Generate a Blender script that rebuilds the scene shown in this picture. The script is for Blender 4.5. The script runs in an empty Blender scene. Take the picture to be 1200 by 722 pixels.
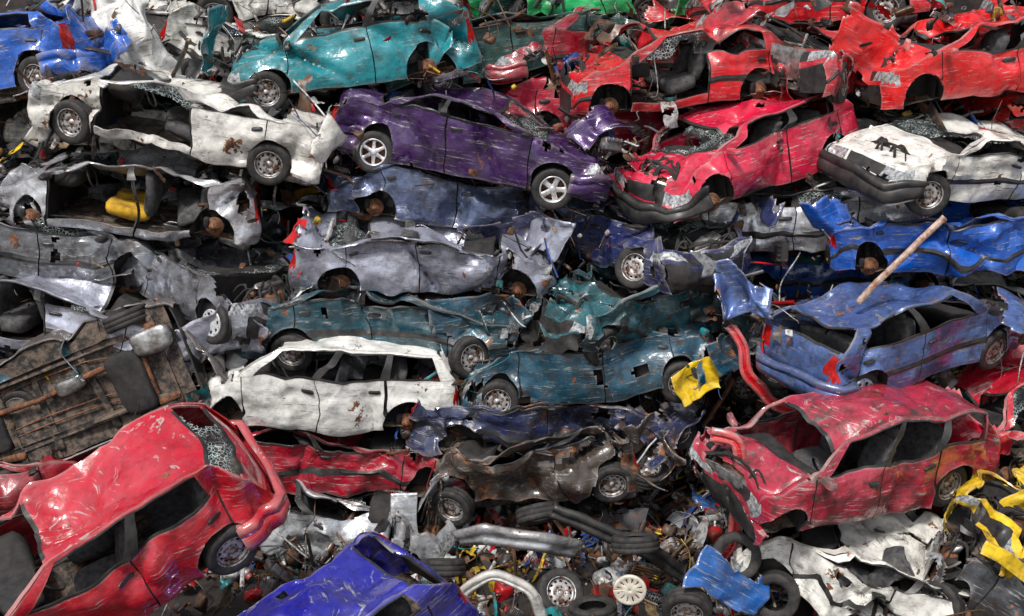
import bpy, math, random
import numpy as np
from mathutils import Matrix, Vector
rnd = random.Random(7)
sc = bpy.context.scene
COL = sc.collection
D2R = math.pi/180

# ------------------------------------------------------------------ noise
_L = {}
def noise3(p, seed, smooth=True):
    if seed not in _L:
        _L[seed] = np.random.RandomState(seed % 100000).uniform(-1, 1, (16, 16, 16, 3))
    G = _L[seed]
    i = np.floor(p).astype(int); f = p - i
    if smooth: f = f*f*(3-2*f)
    o = np.zeros((len(p), 3))
    for a in (0, 1):
        wa = f[:, 0] if a else 1-f[:, 0]
        for b in (0, 1):
            wb = f[:, 1] if b else 1-f[:, 1]
            for c in (0, 1):
                wc = f[:, 2] if c else 1-f[:, 2]
                o += (wa*wb*wc)[:, None]*G[(i[:, 0]+a) % 16, (i[:, 1]+b) % 16, (i[:, 2]+c) % 16]
    return o
_R = np.array(Matrix.Rotation(0.6, 3, 'X') @ Matrix.Rotation(0.5, 3, 'Z') @ Matrix.Rotation(0.35, 3, 'Y'))

# ------------------------------------------------------------------ materials
def newmat(name):
    m = bpy.data.materials.new(name); m.use_nodes = True
    nt = m.node_tree; b = nt.nodes['Principled BSDF']
    return m, nt, b
def N(nt, t, **kw):
    n = nt.nodes.new(t)
    for k, v in kw.items(): setattr(n, k, v)
    return n
def mixc(nt, fac, a, b, bt='MIX'):
    n = N(nt, 'ShaderNodeMix', data_type='RGBA', blend_type=bt)
    for s, v in ((0, fac), (6, a), (7, b)):
        if isinstance(v, bpy.types.NodeSocket): nt.links.new(v, n.inputs[s])
        elif s == 0: n.inputs[0].default_value = v
        else: n.inputs[s].default_value = (*v[:3], 1)
    return n.outputs[2]
def ramp(nt, src, a, b, lo=0.0, hi=1.0):
    n = N(nt, 'ShaderNodeMapRange'); n.inputs[1].default_value = a; n.inputs[2].default_value = b
    n.inputs[3].default_value = lo; n.inputs[4].default_value = hi
    nt.links.new(src, n.inputs[0]); return n.outputs[0]
def noise(nt, co, scale, detail=5, rough=.6, rgb=False):
    n = N(nt, 'ShaderNodeTexNoise'); n.inputs['Scale'].default_value = scale
    n.inputs['Detail'].default_value = detail; n.inputs['Roughness'].default_value = rough
    nt.links.new(co, n.inputs['Vector'])
    if rgb:
        s = N(nt, 'ShaderNodeSeparateColor'); nt.links.new(n.outputs['Color'], s.inputs[0])
        return s.outputs[0], s.outputs[1], s.outputs[2]
    return n.outputs['Fac']
def coords(nt, off, scale=(1, 1, 1), kind='Object', rot=(0, 0, 0)):
    t = N(nt, 'ShaderNodeTexCoord'); m = N(nt, 'ShaderNodeMapping')
    m.inputs['Location'].default_value = off; m.inputs['Scale'].default_value = scale; m.inputs['Rotation'].default_value = rot
    nt.links.new(t.outputs[kind], m.inputs['Vector']); return m.outputs[0]
def math2(nt, op, a, b):
    n = N(nt, 'ShaderNodeMath', operation=op)
    for i, v in enumerate((a, b)):
        if isinstance(v, bpy.types.NodeSocket): nt.links.new(v, n.inputs[i])
        else: n.inputs[i].default_value = v
    return n.outputs[0]

def paint(name, col, metal=0.0, rust=0.35, dirt=0.4, seed=0, rough=.17):
    m, nt, b = newmat(name)
    off = (seed*3.7 % 50, seed*1.9 % 50, seed*5.3 % 50)
    co = coords(nt, off)
    cs = coords(nt, off, (1.1, 1.1, 18), rot=(.0, .12, 0))
    aR, aG, aB = noise(nt, co, 2.1, 5, .67, True)
    bR, bG, bB = noise(nt, co, 8.0, 4, .68, True)
    fade = tuple(min(1, c*.92+.04) for c in col)
    c1 = mixc(nt, ramp(nt, aR, .45, .62, 0, .75), col, fade)
    c1 = mixc(nt, ramp(nt, bB, .52, .68, 0, .5), c1, tuple(c*.42 for c in col))
    s1 = ramp(nt, noise(nt, cs, 2.6, 3, .75), .60, .63)
    sm = math2(nt, 'MULTIPLY', s1, ramp(nt, aB, .42, .55, 0, .85))
    c2 = mixc(nt, sm, c1, (.45, .44, .42) if sum(col) < 1.3 else (.14, .11, .09))
    g = math2(nt, 'ADD', math2(nt, 'MULTIPLY', bR, .55), math2(nt, 'MULTIPLY', aB, .45))
    gr = ramp(nt, g, .47, .63, 0, min(1, dirt*1.6))
    c3 = mixc(nt, gr, c2, (.045, .036, .03))
    r = math2(nt, 'ADD', math2(nt, 'MULTIPLY', aG, .72), math2(nt, 'MULTIPLY', bG, .28))
    rm = ramp(nt, r, .655-rust*.13, .67-rust*.13)
    rc = mixc(nt, ramp(nt, bB, .4, .62), (.045, .02, .012), (.28, .11, .045))
    c4 = mixc(nt, rm, c3, rc)
    ge = N(nt, 'ShaderNodeNewGeometry')
    pe = ramp(nt, ge.outputs['Pointiness'], .55, .63, 0, .6)
    c5 = mixc(nt, pe, c4, (.38, .34, .31) if sum(col) < 1.3 else (.2, .14, .11))
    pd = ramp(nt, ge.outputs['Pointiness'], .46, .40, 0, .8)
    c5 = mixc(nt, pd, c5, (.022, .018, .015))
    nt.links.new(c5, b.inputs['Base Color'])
    nt.links.new(ramp(nt, rm, 0, 1, metal, 0), b.inputs['Metallic'])
    nt.links.new(math2(nt, 'ADD', ramp(nt, g, .42, .64, rough+.12*metal, .52), ramp(nt, rm, 0, 1, 0, .35)), b.inputs['Roughness'])
    nt.links.new(ramp(nt, math2(nt, 'MAXIMUM', gr, rm), 0, .6, 1, .0), b.inputs['Coat Weight']); b.inputs['Coat Roughness'].default_value = .05
    vz = N(nt, 'ShaderNodeTexVoronoi', feature='F1'); vz.inputs['Scale'].default_value = 1.9
    nt.links.new(co, vz.inputs['Vector'])
    hh = math2(nt, 'ADD', vz.outputs['Distance'], math2(nt, 'MULTIPLY', noise(nt, co, 3.2, 1.5, .5), .9))
    b1 = N(nt, 'ShaderNodeBump'); b1.inputs['Strength'].default_value = .6; b1.inputs['Distance'].default_value = .10
    nt.links.new(hh, b1.inputs['Height'])
    b2 = N(nt, 'ShaderNodeBump'); b2.inputs['Strength'].default_value = .25; b2.inputs['Distance'].default_value = .03
    nt.links.new(noise(nt, co, 13, 2), b2.inputs['Height']); nt.links.new(b1.outputs[0], b2.inputs['Normal'])
    nt.links.new(b2.outputs[0], b.inputs['Normal'])
    return m

def simple(name, a, bcol, rough=.7, metal=0, scale=6, bump=.3, dist=.01, lo=.35, hi=.65):
    m, nt, b = newmat(name); co = coords(nt, (0, 0, 0))
    f = noise(nt, co, scale, 3, .7)
    nt.links.new(mixc(nt, ramp(nt, f, lo, hi), a, bcol), b.inputs['Base Color'])
    b.inputs['Roughness'].default_value = rough; b.inputs['Metallic'].default_value = metal
    if bump > .35:
        bp = N(nt, 'ShaderNodeBump'); bp.inputs['Strength'].default_value = bump; bp.inputs['Distance'].default_value = dist
        nt.links.new(f, bp.inputs['Height']); nt.links.new(bp.outputs[0], b.inputs['Normal'])
    return m
M_trim = simple('black_plastic', (.012, .012, .013), (.045, .042, .038), .42)
M_rub = simple('tyre_rubber', (.011, .011, .012), (.045, .04, .036), .75, scale=9)
M_dark = simple('cabin_dark', (.008, .008, .009), (.032, .028, .025), .8)
M_seat = simple('seat_cloth', (.03, .032, .038), (.10, .095, .09), .95, scale=12)
M_seaty = simple('seat_foam', (.65, .38, .02), (.32, .17, .02), .95, scale=8)
M_under = simple('underbody_rust', (.022, .020, .018), (.14, .10, .075), .75, scale=7, bump=.6, dist=.04, lo=.42, hi=.6)
M_rust = simple('rusty_iron', (.05, .025, .016), (.26, .10, .04), .8, scale=14, bump=.6)
M_steel = simple('steel_rim', (.46, .45, .44), (.12, .06, .035), .42, .4, scale=12, lo=.46, hi=.60)
M_alloy = simple('alloy_rim', (.75, .75, .77), (.28, .26, .24), .3, .5, scale=8, lo=.5, hi=.75)
M_cap = simple('hubcap_plastic', (.60, .61, .62), (.22, .21, .2), .4, .1, scale=9, lo=.45, hi=.75)
M_bluecap = simple('hubcap_blue', (.45, .58, .66), (.10, .24, .36), .4, .1, scale=9)
M_tail = simple('taillight_plastic', (.55, .006, .006), (.22, .01, .008), .15, scale=20, bump=.1)
M_head = simple('headlight_plastic', (.60, .62, .63), (.12, .12, .12), .12, .3, scale=20, bump=.1)
M_alu = simple('bare_metal', (.55, .55, .55), (.2, .18, .16), .35, .8, scale=8)
def glassmat():
    m, nt, b = newmat('shattered_glass'); co = coords(nt, (0, 0, 0))
    v = N(nt, 'ShaderNodeTexVoronoi', feature='DISTANCE_TO_EDGE'); v.inputs['Scale'].default_value = 24
    nt.links.new(co, v.inputs['Vector'])
    n = noise(nt, co, 3, 3)
    e = math2(nt, 'MULTIPLY', ramp(nt, v.outputs['Distance'], .0, .10, 1, 0), ramp(nt, n, .40, .55))
    c = mixc(nt, e, (.02, .028, .028), (.60, .68, .66))
    nt.links.new(c, b.inputs['Base Color']); b.inputs['Roughness'].default_value = .06
    nt.links.new(ramp(nt, e, 0, 1, .45, .85), b.inputs['Alpha'])
    return m
M_glass = glassmat()
def attrmat():
    m, nt, b = newmat('mixed_scrap'); co = coords(nt, (0, 0, 0))
    a = N(nt, 'ShaderNodeAttribute', attribute_name='col')
    f, f2, f3 = noise(nt, co, 6, 4, .7, True)
    c = mixc(nt, ramp(nt, f, .44, .60, 0, .85), a.outputs['Color'], (.035, .026, .02))
    c = mixc(nt, ramp(nt, f2, .55, .60, 0, .9), c, (.15, .065, .03))
    nt.links.new(c, b.inputs['Base Color'])
    nt.links.new(ramp(nt, f, .35, .65, .2, .75), b.inputs['Roughness'])
    return m
M_scrap = attrmat()

# ------------------------------------------------------------------ mesh builder
class MB:
    def __init__(s): s.v = []; s.f = []; s.m = []; s.n = 0
    def add(s, V, F, mat=0):
        V = np.asarray(V, float); F = np.asarray(F, int).reshape(-1, 4)
        s.v.append(V); s.f.append(F+s.n); s.n += len(V)
        s.m.append(np.full(len(F), mat) if np.isscalar(mat) else np.asarray(mat))
    def data(s):
        return np.concatenate(s.v), np.concatenate(s.f), np.concatenate(s.m)
def gridfaces(n, m):
    i = np.arange(n-1)[:, None]*m+np.arange(m-1)[None, :]
    return np.stack([i, i+m, i+m+1, i+1], -1)
def mkobj(name, V, F, mi, mats, smooth=True, col=None):
    me = bpy.data.meshes.new(name)
    V = np.asarray(V); F = np.asarray(F)
    used = np.zeros(len(V), bool); used[F.ravel()] = True
    idx = np.cumsum(used)-1
    V = V[used]; F = idx[F]
    if col is not None: col = col[used]
    me.vertices.add(len(V)); me.vertices.foreach_set('co', V.ravel())
    me.loops.add(F.size); me.loops.foreach_set('vertex_index', F.ravel().astype(np.int32))
    me.polygons.add(len(F)); me.polygons.foreach_set('loop_start', np.arange(0, F.size, 4, dtype=np.int32))
    for m in mats: me.materials.append(m)
    me.polygons.foreach_set('material_index', np.asarray(mi, np.int32))
    me.polygons.foreach_set('use_smooth', np.full(len(F), smooth))
    if col is not None:
        a = me.color_attributes.new('col', 'FLOAT_COLOR', 'POINT')
        a.data.foreach_set('color', np.concatenate([col, np.ones((len(col), 1))], 1).ravel())
    me.update(calc_edges=True); me.validate()
    o = bpy.data.objects.new(name, me); COL.objects.link(o)
    return o
def superbox(c, s, e=.35, nu=18, nv=9, rot=None):
    u = np.linspace(-math.pi, math.pi, nu); v = np.linspace(-math.pi/2, math.pi/2, nv)
    U, Vv = np.meshgrid(u, v, indexing='ij')
    p = lambda a: np.sign(a)*np.abs(a)**e
    P = np.stack([p(np.cos(Vv))*p(np.cos(U)), p(np.cos(Vv))*p(np.sin(U)), p(np.sin(Vv))], -1).reshape(-1, 3)*np.array(s)/2
    if rot is not None: P = P@np.array(rot.to_3x3()).T
    return P+np.array(c), gridfaces(nu, nv).reshape(-1, 4)
def revolve(prof, n=40):
    a = np.linspace(0, 2*math.pi, n+1)
    pr = np.array(prof)
    P = np.stack([np.cos(a)[:, None]*pr[None, :, 0], np.broadcast_to(pr[None, :, 1], (n+1, len(pr))), np.sin(a)[:, None]*pr[None, :, 0]], -1)
    return P, gridfaces(n+1, len(pr))
def tube(path, r, k=7):
    path = np.asarray(path, float); t = np.gradient(path, axis=0)
    t /= np.linalg.norm(t, axis=1)[:, None]+1e-9
    ref = np.array([.31, .17, .93]); a = np.cross(t, ref); a /= np.linalg.norm(a, axis=1)[:, None]+1e-9
    b = np.cross(t, a); ang = np.linspace(0, 2*math.pi, k+1)
    P = path[:, None]+r*(np.cos(ang)[None, :, None]*a[:, None]+np.sin(ang)[None, :, None]*b[:, None])
    return P.reshape(-1, 3), gridfaces(len(path), k+1).reshape(-1, 4)

# ------------------------------------------------------------------ wheels
def tyre(mb, mat=0):
    P, F = revolve([(.17, -.07), (.19, -.09), (.205, -.098), (.25, -.108), (.282, -.10), (.298, -.082), (.303, -.04), (.297, -.036), (.297, -.03), (.303, -.026),
                    (.303, .026), (.297, .03), (.297, .036), (.303, .04), (.298, .082), (.282, .10), (.25, .108), (.205, .098), (.19, .09), (.17, .07)], 48)
    mb.add(P.reshape(-1, 3), F.reshape(-1, 4), mat)
def make_wheel(kind):
    mb = MB()
    if kind != 'h':
        tyre(mb, 0)
        P, F = revolve([(.19, -.09), (.165, -.05), (.16, .0), (.0, .0)], 32); mb.add(P.reshape(-1, 3), F.reshape(-1, 4), 3)
    if kind == 's':
        P, F = revolve([(.192, .092), (.185, .096), (.176, .07), (.165, .045), (.153, .04), (.125, .052), (.105, .06), (.075, .058), (.055, .04), (.04, .04), (.035, .06), (.0, .062)], 48)
        keep = np.ones((48, 11), bool)
        for i in range(48):
            if i % 4 in (1, 2): keep[i, 4] = False
        mb.add(P.reshape(-1, 3), F[keep], 1)
        for k in range(4):
            a = k*math.pi/2+.4; mb.add(*superbox((.06*math.cos(a)*1.1, .052, .06*math.sin(a)*1.1), (.02, .03, .02), .6, 8, 5), 3)
    if kind in 'a5':
        P, F = revolve([(.192, .092), (.186, .098), (.172, .085), (.165, .04), (.163, .01)], 48); mb.add(P.reshape(-1, 3), F.reshape(-1, 4), 1)
        ns = 6 if kind == 'a' else 5
        for k in range(ns):
            a = 2*math.pi*k/ns; R = Matrix.Rotation(-a, 3, 'Y')
            r = np.array([.03, .08, .13, .175]); wd = np.array([.034, .026, .022, .03]) if kind == 'a' else np.array([.04, .034, .036, .048])
            yy = np.array([.078, .076, .07, .075])
            sec = []
            for q in range(4):
                sec.append([(r[q], yy[q]-.035, -wd[q]), (r[q], yy[q]-.008, -wd[q]), (r[q], yy[q], -wd[q]*.6), (r[q], yy[q], wd[q]*.6), (r[q], yy[q]-.008, wd[q]), (r[q], yy[q]-.035, wd[q])])
            S = np.array(sec).reshape(-1, 3)@np.array(R).T
            mb.add(S, gridfaces(4, 6).reshape(-1, 4), 1)
        P, F = revolve([(.05, .05), (.05, .08), (.03, .088), (0, .09)], 20); mb.add(P.reshape(-1, 3), F.reshape(-1, 4), 1)
    if kind in 'cb':
        P, F = revolve([(.192, .092), (.188, .104), (.170, .102), (.150, .098), (.105, .088), (.08, .09), (.05, .10), (.02, .104), (0, .104)], 56)
        keep = np.ones((56, 8), bool)
        for i in range(56):
            if i % 8 in (1, 2, 3): keep[i, 3] = False
            if i % 8 == 6: keep[i, 2] = False
        mb.add(P.reshape(-1, 3), F[keep], 1)
    if kind == 'h':
        P, F = revolve([(.0, -.02), (.125, -.02), (.13, -.01), (.13, .005), (.125, .015), (.075, .015), (.07, .06), (.035, .065), (.03, .09), (0, .09)], 28)
        mb.add(P.reshape(-1, 3), F.reshape(-1, 4), 3)
        for k in range(4):
            a = k*math.pi/2; mb.add(*superbox((.052*math.cos(a), .08, .052*math.sin(a)), (.014, .06, .014), .6, 8, 5), 3)
        mb.add(*superbox((.11, .0, .05), (.08, .08, .15), .4, 12, 7), 2)
        mb.add(*tube([(0, -.1, .0), (.01, -.14, .2), (.0, -.17, .42)], .035), 2)
        t = np.linspace(0, 10*math.pi, 70); mb.add(*tube(np.stack([.07*np.cos(t), -.15+.07*np.sin(t), .12+t*.009], 1), .009, 5), 2)
        mb.add(*tube([(.25, -.30, -.05), (0, -.05, -.04), (-.2, -.3, -.03)], .022), 2)
    V, F, m = mb.data()
    rim = {'s': M_steel, 'a': M_alloy, '5': M_alloy, 'c': M_cap, 'b': M_bluecap, 'h': M_steel}[kind]
    o = mkobj('wheel_'+kind, V, F, m, [M_rub, rim, M_dark, M_rust])
    me = o.data; bpy.data.objects.remove(o)
    return me
WH = {k: make_wheel(k) for k in 'sa5cbh'}

# ------------------------------------------------------------------ car geometry
KIND = {
 'hatchback': dict(L=3.85, cow=(.98, .94), wt=(.30, 1.37), rf=(-.5, 1.42), rr=(-1.42, 1.35), rg=(-1.76, .98), tr=None, tl=(-1.86, .74), ho=(1.80, .70),
      win=[(.10, .05, .46, .47), (.52, .52, .84, .90)]),
 'sedan': dict(L=4.35, cow=(1.06, .95), wt=(.42, 1.35), rf=(-.3, 1.39), rr=(-.98, 1.33), rg=(-1.52, 1.0), tr=(-2.02, .97), tl=(-2.12, .72), ho=(2.02, .69),
      win=[(.09, .05, .46, .48), (.51, .53, .86, .90)]),
 'estate_car': dict(L=4.3, cow=(1.08, .94), wt=(.42, 1.37), rf=(-.5, 1.43), rr=(-1.78, 1.38), rg=(-2.02, .98), tr=None, tl=(-2.08, .74), ho=(2.0, .69),
      win=[(.08, .04, .34, .36), (.385, .40, .64, .66), (.685, .70, .93, .95)]),
}
W = 1.66
class Car: pass

def build_car(cname, kind, color, metal=0, rust=.35, dirt=.4, roof=.2, front=.1, rear=.05, amp=1.0, lean=None, seed=1, cave=None,
              wf='s', wr='s', miss=(), hood=True, wind=None, bump=None, sq=0.0, seat='d', folds=20, strip=None, rough=.17, boot=True, side_glass=.25):
    K = KIND[kind]; L = K['L']; H2 = L/2
    rs = np.random.RandomState(seed)
    if bump is None: bump = rs.choice(['n', 'n', 'c', 'f', 'r', 'n'])
    if lean is None: lean = rs.uniform(-.25, .25)*min(1, roof*2)
    if cave is None: cave = roof
    if wind is None: wind = rs.choice(['n', 'n', 'g', 'r'])
    if strip is None: strip = rs.rand() < .45
    cow, wt, rg, tl, ho = K['cow'], K['wt'], K['rg'], K['tl'], K['ho']
    pts = [(H2-.01, .24), (H2, .50), ho, cow, wt, K['rf'], K['rr'], rg]
    seg = ['bump', 'grille', 'hood', 'ws', 'roof', 'roof', 'rg']
    if K['tr']: pts.append(K['tr']); seg.append('trunk')
    pts += [tl, (-H2, .5), (-H2+.01, .24)]; seg += ['tail', 'tail2', 'bump']
    P = []; S = []; T = []
    for i, sname in enumerate(seg):
        a = np.array(pts[i]); b = np.array(pts[i+1]); n = max(2, int(np.linalg.norm(b-a)/.045))
        for k in range(n):
            P.append(a+(b-a)*k/n); S.append(sname); T.append((k+.5)/n)
    P.append(np.array(pts[-1])); P = np.array(P)
    Q = P.copy()
    for _ in range(2): Q[1:-1] = (Q[:-2]+2*Q[1:-1]+Q[2:])/4
    P = Q
    belt = lambda x: np.interp(x, [rg[0], cow[0]], [rg[1], cow[1]])
    hw = lambda x: W/2*np.clip(1-(np.abs(x)/(H2+.035))**8, 1e-3, 1)**(1/8)
    def zs_all(x):
        fx = np.array([cow[0], ho[0], H2]); fz = np.array([cow[1], ho[1], .5])
        if K['tr']: rx = np.array([-H2, tl[0], K['tr'][0], rg[0]]); rz = np.array([.5, tl[1], K['tr'][1], rg[1]])
        else: rx = np.array([-H2, tl[0], rg[0]]); rz = np.array([.5, tl[1], rg[1]])
        return np.interp(x, np.concatenate([rx, fx]), np.concatenate([rz, fz]))
    body = MB()
    nc = 31; t = np.linspace(-1, 1, nc)
    X = P[:, 0]; Z = P[:, 1]
    wdt = hw(X)*.95-np.clip(Z-belt(X), 0, 1)*.40*((X < cow[0]) & (X > rg[0]-.02))
    crown = np.where((X < cow[0]) & (X > rg[0]), .05, .045)*np.clip((Z-.5)*5, 0, 1)
    G = np.zeros((len(P), nc, 3))
    ef = np.sign(X)*np.clip((np.abs(X)-.9)/1., 0, 1)
    G[..., 0] = X[:, None]-(.05*t**2)[None, :]*ef[:, None]
    G[..., 1] = wdt[:, None]*t[None, :]
    G[..., 2] = Z[:, None]+crown[:, None]*(1-np.abs(t)**2.5)[None, :]
    keep = np.ones((len(P)-1, nc-1), bool); mat = np.zeros((len(P)-1, nc-1), int)
    tm = np.abs((t[1:]+t[:-1])/2)
    gl = np.zeros_like(keep)
    for i, s in enumerate(S):
        if s in ('ws', 'rg'):
            if .08 < T[i] < .93: keep[i] = tm > .9; gl[i] = tm <= .92
            else: mat[i] = np.where(tm < .88, 1, 0)
        if s == 'grille':
            mat[i] = np.where(tm < .5, 1, np.where(tm > .56, 2, 0)) if .15 < T[i] < .85 else 0
        if s == 'hood':
            if not hood: keep[i] = (tm > .86) | (T[i] < .08)
            G[i, 2, 2] -= .018; G[i, nc-3, 2] -= .018
        if s == 'trunk' and not boot: keep[i] = tm > .85
        if s == 'tail' and .1 < T[i] < .95 and not K['tr']: mat[i] = np.where(tm > .78, 3, 0)
        if s == 'tail2' and K['tr'] and .05 < T[i] < .8: mat[i] = np.where(tm > .55, 3, 0)
        if s == 'tail2' and not K['tr'] and T[i] < .4: mat[i] = np.where(tm > .78, 3, 0)
        if s == 'bump': mat[i] = 1
    F = gridfaces(len(P), nc)
    body.add(G.reshape(-1, 3), F[keep], mat[keep])
    glass = MB()
    if wind in 'gr':
        Gg = G.copy(); Gg[..., 2] -= .02
        g2 = gl.copy()
        if wind == 'r': g2[:len(g2)//2] = False
        else: g2[len(g2)//2:] = False
        if g2.any(): glass.add(Gg.reshape(-1, 3), F[g2], 0)
    fr = [(0, 0)]; ty = []
    for (b0, t0, b1, t1) in K['win']:
        ty.append('p'); fr.append((b0, t0)); ty.append('w'); fr.append((b1, t1))
    ty.append('p'); fr.append((1, 1))
    xb = lambda f: cow[0]+(rg[0]-cow[0])*f
    xt = lambda f: wt[0]+(K['rr'][0]-wt[0])*f
    seams = [xb(.03)]
    for k in range(len(K['win'])-1): seams.append(xb((K['win'][k][2]+K['win'][k+1][0])/2))
    seams.append(max(xb(K['win'][min(1, len(K['win'])-1)][2]+.03), rg[0]+.12))
    xa = [H2*.62+.04 if kind != 'hatchback' else 1.22, -(H2*.62) if kind != 'hatchback' else -1.22]
    xs = list(np.arange(-H2+.004, H2, .042))+[H2-.004]
    for sx in seams: xs = [x for x in xs if abs(x-sx) > .022]+[sx-.014, sx, sx+.014]
    xs = np.array(sorted(xs)); nz = 18
    sv = np.linspace(0, 1, nz)
    seamcol = np.array([min(abs(x-s) for s in seams) < .002 for x in xs])
    for side in (1, -1):
        G2 = np.zeros((len(xs), nz, 3)); sh = zs_all(xs)
        z0 = .22
        zz = z0+(sh-z0)[:, None]*sv[None, :]
        gy = np.interp(sv, [0, .08, .3, .6, .66, .85, 1], [.93, .965, 1.0, 1.005, .985, .975, .95])
        yy = hw(xs)[:, None]*gy[None, :]
        yy[seamcol] -= .024
        xx = np.repeat(xs[:, None], nz, 1)
        kp = np.ones((len(xs)-1, nz-1), bool); mt = np.zeros((len(xs)-1, nz-1), int)
        cx = (xx[1:, 1:]+xx[:-1, :-1])/2; cz = (zz[1:, 1:]+zz[:-1, :-1])/2
        sc_ = seamcol[1:] | seamcol[:-1]
        mt[sc_] = 1
        if strip:
            mt[:, 6:8] = 1; yy[:, 7] += .014
        R = .37
        for xw in xa:
            d = np.hypot(cx-xw, cz-.30); kp &= d > R
            dv = np.hypot(xx-xw, zz-.30); near = (np.abs(dv-R) < .035)
            s_ = np.where(near, R/np.maximum(dv, .01), 1)
            xx = xw+(xx-xw)*s_; zz = .30+(zz-.30)*s_
            yy = yy+.018*np.exp(-((dv-R)/.05)**2)
        mt[(cx > H2-.26) & (cz > .53) & (cz < .68)] = 2
        mt[(cx < -H2+.14) & (cz > .58) & (cz < .86)] = 3
        for w in miss:
            if w < len(seams)-1:
                a, b = seams[w+1], seams[w]
                kp &= ~((cx > a+.02) & (cx < b-.02) & (cz > .34))
        G2[..., 0] = xx; G2[..., 1] = yy*side; G2[..., 2] = zz
        F2 = gridfaces(len(xs), nz); body.add(G2.reshape(-1, 3), F2[kp], mt[kp])
        cols = []; cty = []
        for k in range(len(ty)):
            f0, f1 = np.array(fr[k]), np.array(fr[k+1]); n = max(1, int(abs(xb(f1[0])-xb(f0[0]))/.055))
            for q in range(n): cols.append(f0+(f1-f0)*q/n); cty.append((ty[k], k))
        cols.append(np.array(fr[-1])); cols = np.array(cols)
        sr = np.array([0, .07, .20, .36, .5, .64, .78, .90, .94, 1.0])
        bx = xb(cols[:, 0]); tx = xt(cols[:, 1])
        bz = belt(bx); tz = np.interp(tx, [K['rr'][0], K['rf'][0], wt[0]], [K['rr'][1], K['rf'][1], wt[1]])
        gx = bx[:, None]+(tx-bx)[:, None]*sr; gz = bz[:, None]+(tz-bz)[:, None]*sr
        gyy = hw(gx)*.95-(gz-belt(gx)).clip(0)*.40+.015*np.sin(sr*math.pi)[None, :]
        kk = np.ones((len(cols)-1, len(sr)-1), bool)
        gk = np.zeros_like(kk); gm = np.zeros(kk.shape, int)
        for i, (c_, k_) in enumerate(cty):
            if c_ == 'w':
                kk[i, 1:-2] = False; gk[i, 1:-2] = True
                gm[i, 0] = 1; gm[i, -2] = 1
                if (k_-1)//2 in miss: kk[i, :-1] = False
            elif 0 < k_ < len(ty)-1: gm[i, :-1] = 1
        G3 = np.stack([gx, gyy*side, gz], -1); F3 = gridfaces(len(cols), len(sr))
        body.add(G3.reshape(-1, 3), F3[kk], gm[kk])
        if rs.rand() < side_glass:
            G4 = G3.copy(); G4[..., 1] -= .02*side
            wsel = 3 if rs.rand() < .5 else 1
            msk = gk & np.array([k_ == wsel for (_, k_) in cty])[:, None]
            if msk.any(): glass.add(G4.reshape(-1, 3), F3[msk], 0)
        for k in range(len(K['win'][:2])):
            if k in miss: continue
            hx = seams[k+1]+.14
            body.add(*superbox((hx, side*(float(hw(hx))*.985+.008), .80), (.16, .035, .035), .5, 10, 6), 1)
        if rs.rand() < .5: body.add(*superbox((cow[0]-.14, side*(.93), 1.0), (.10, .18, .12), .5, 12, 7), 0 if rs.rand() < .5 else 1)
    bV, bF, bM = body.data()
    ctr = bV[bF].mean(1)
    tq = noise3(ctr*3.1+seed*.9, 21)[:, 0]+.35*noise3(ctr*9+seed, 22)[:, 0]
    tz_ = np.clip((ctr[:, 0]-(H2-1.2))/1.2, 0, 1)*front+np.clip((-ctr[:, 0]-(H2-1.2))/1.2, 0, 1)*rear
    tear = tq > .94-1.1*tz_-.24*max(0, amp-1.0)
    bF = bF[~tear]; bM = bM[~tear]
    it = MB()
    nx, ny = 30, 9
    gx, gy = np.meshgrid(np.linspace(-H2+.12, H2-.12, nx), np.linspace(-.74, .74, ny), indexing='ij')
    it.add(np.stack([gx, gy, np.full_like(gx, .25)], -1).reshape(-1, 3), gridfaces(nx, ny).reshape(-1, 4), 1)
    gy, gz = np.meshgrid(np.linspace(-.74, .74, 9), np.linspace(.25, .88, 6), indexing='ij')
    it.add(np.stack([np.full_like(gy, cow[0]-.05), gy, gz], -1).reshape(-1, 3), gridfaces(9, 6).reshape(-1, 4), 0)
    it.add(*superbox((cow[0]-.28, 0, .82), (.42, 1.36, .24), .4, 18, 9), 0)
    for sy in (.36, -.36):
        it.add(*superbox((-.02, sy, .48), (.52, .50, .20), .45), 5)
        it.add(*superbox((-.34, sy, .80), (.17, .48, .66), .5, rot=Matrix.Rotation(-.25, 4, 'Y')), 2)
        it.add(*superbox((-.46, sy, 1.16), (.09, .25, .16), .6, rot=Matrix.Rotation(-.2, 4, 'Y')), 2)
    it.add(*superbox((-.85, 0, .46), (.5, 1.25, .22), .4), 2)
    it.add(*superbox((-1.18, 0, .76), (.18, 1.25, .60), .4, rot=Matrix.Rotation(-.3, 4, 'Y')), 2)
    a = np.linspace(0, 2*math.pi, 22)
    it.add(*tube(np.stack([cow[0]-.58+.08*np.cos(a), .36+.18*np.sin(a), .86+.17*np.cos(a)], 1), .015, 6), 0)
    for sy in (1, -1):
        for xw in xa:
            aa = np.linspace(-.15, math.pi+.15, 16); y2 = np.linspace(.79, .50, 4)
            A, Y = np.meshgrid(aa, y2, indexing='ij')
            it.add(np.stack([xw+.385*np.cos(A), sy*Y, .30+.385*np.sin(A)], -1).reshape(-1, 3), gridfaces(16, 4).reshape(-1, 4), 0)
            A, Rr = np.meshgrid(aa, np.linspace(0, .385, 5), indexing='ij')
            it.add(np.stack([xw+Rr*np.cos(A), np.full_like(A, sy*.50), .30+Rr*np.sin(A)], -1).reshape(-1, 3), gridfaces(16, 5).reshape(-1, 4), 0)
    ex = (cow[0]+H2)/2
    it.add(*superbox((ex, .1, .55), (.42, .55, .42), .35), 3); it.add(*superbox((ex+.02, -.28, .50), (.34, .32, .32), .6), 3)
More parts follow.
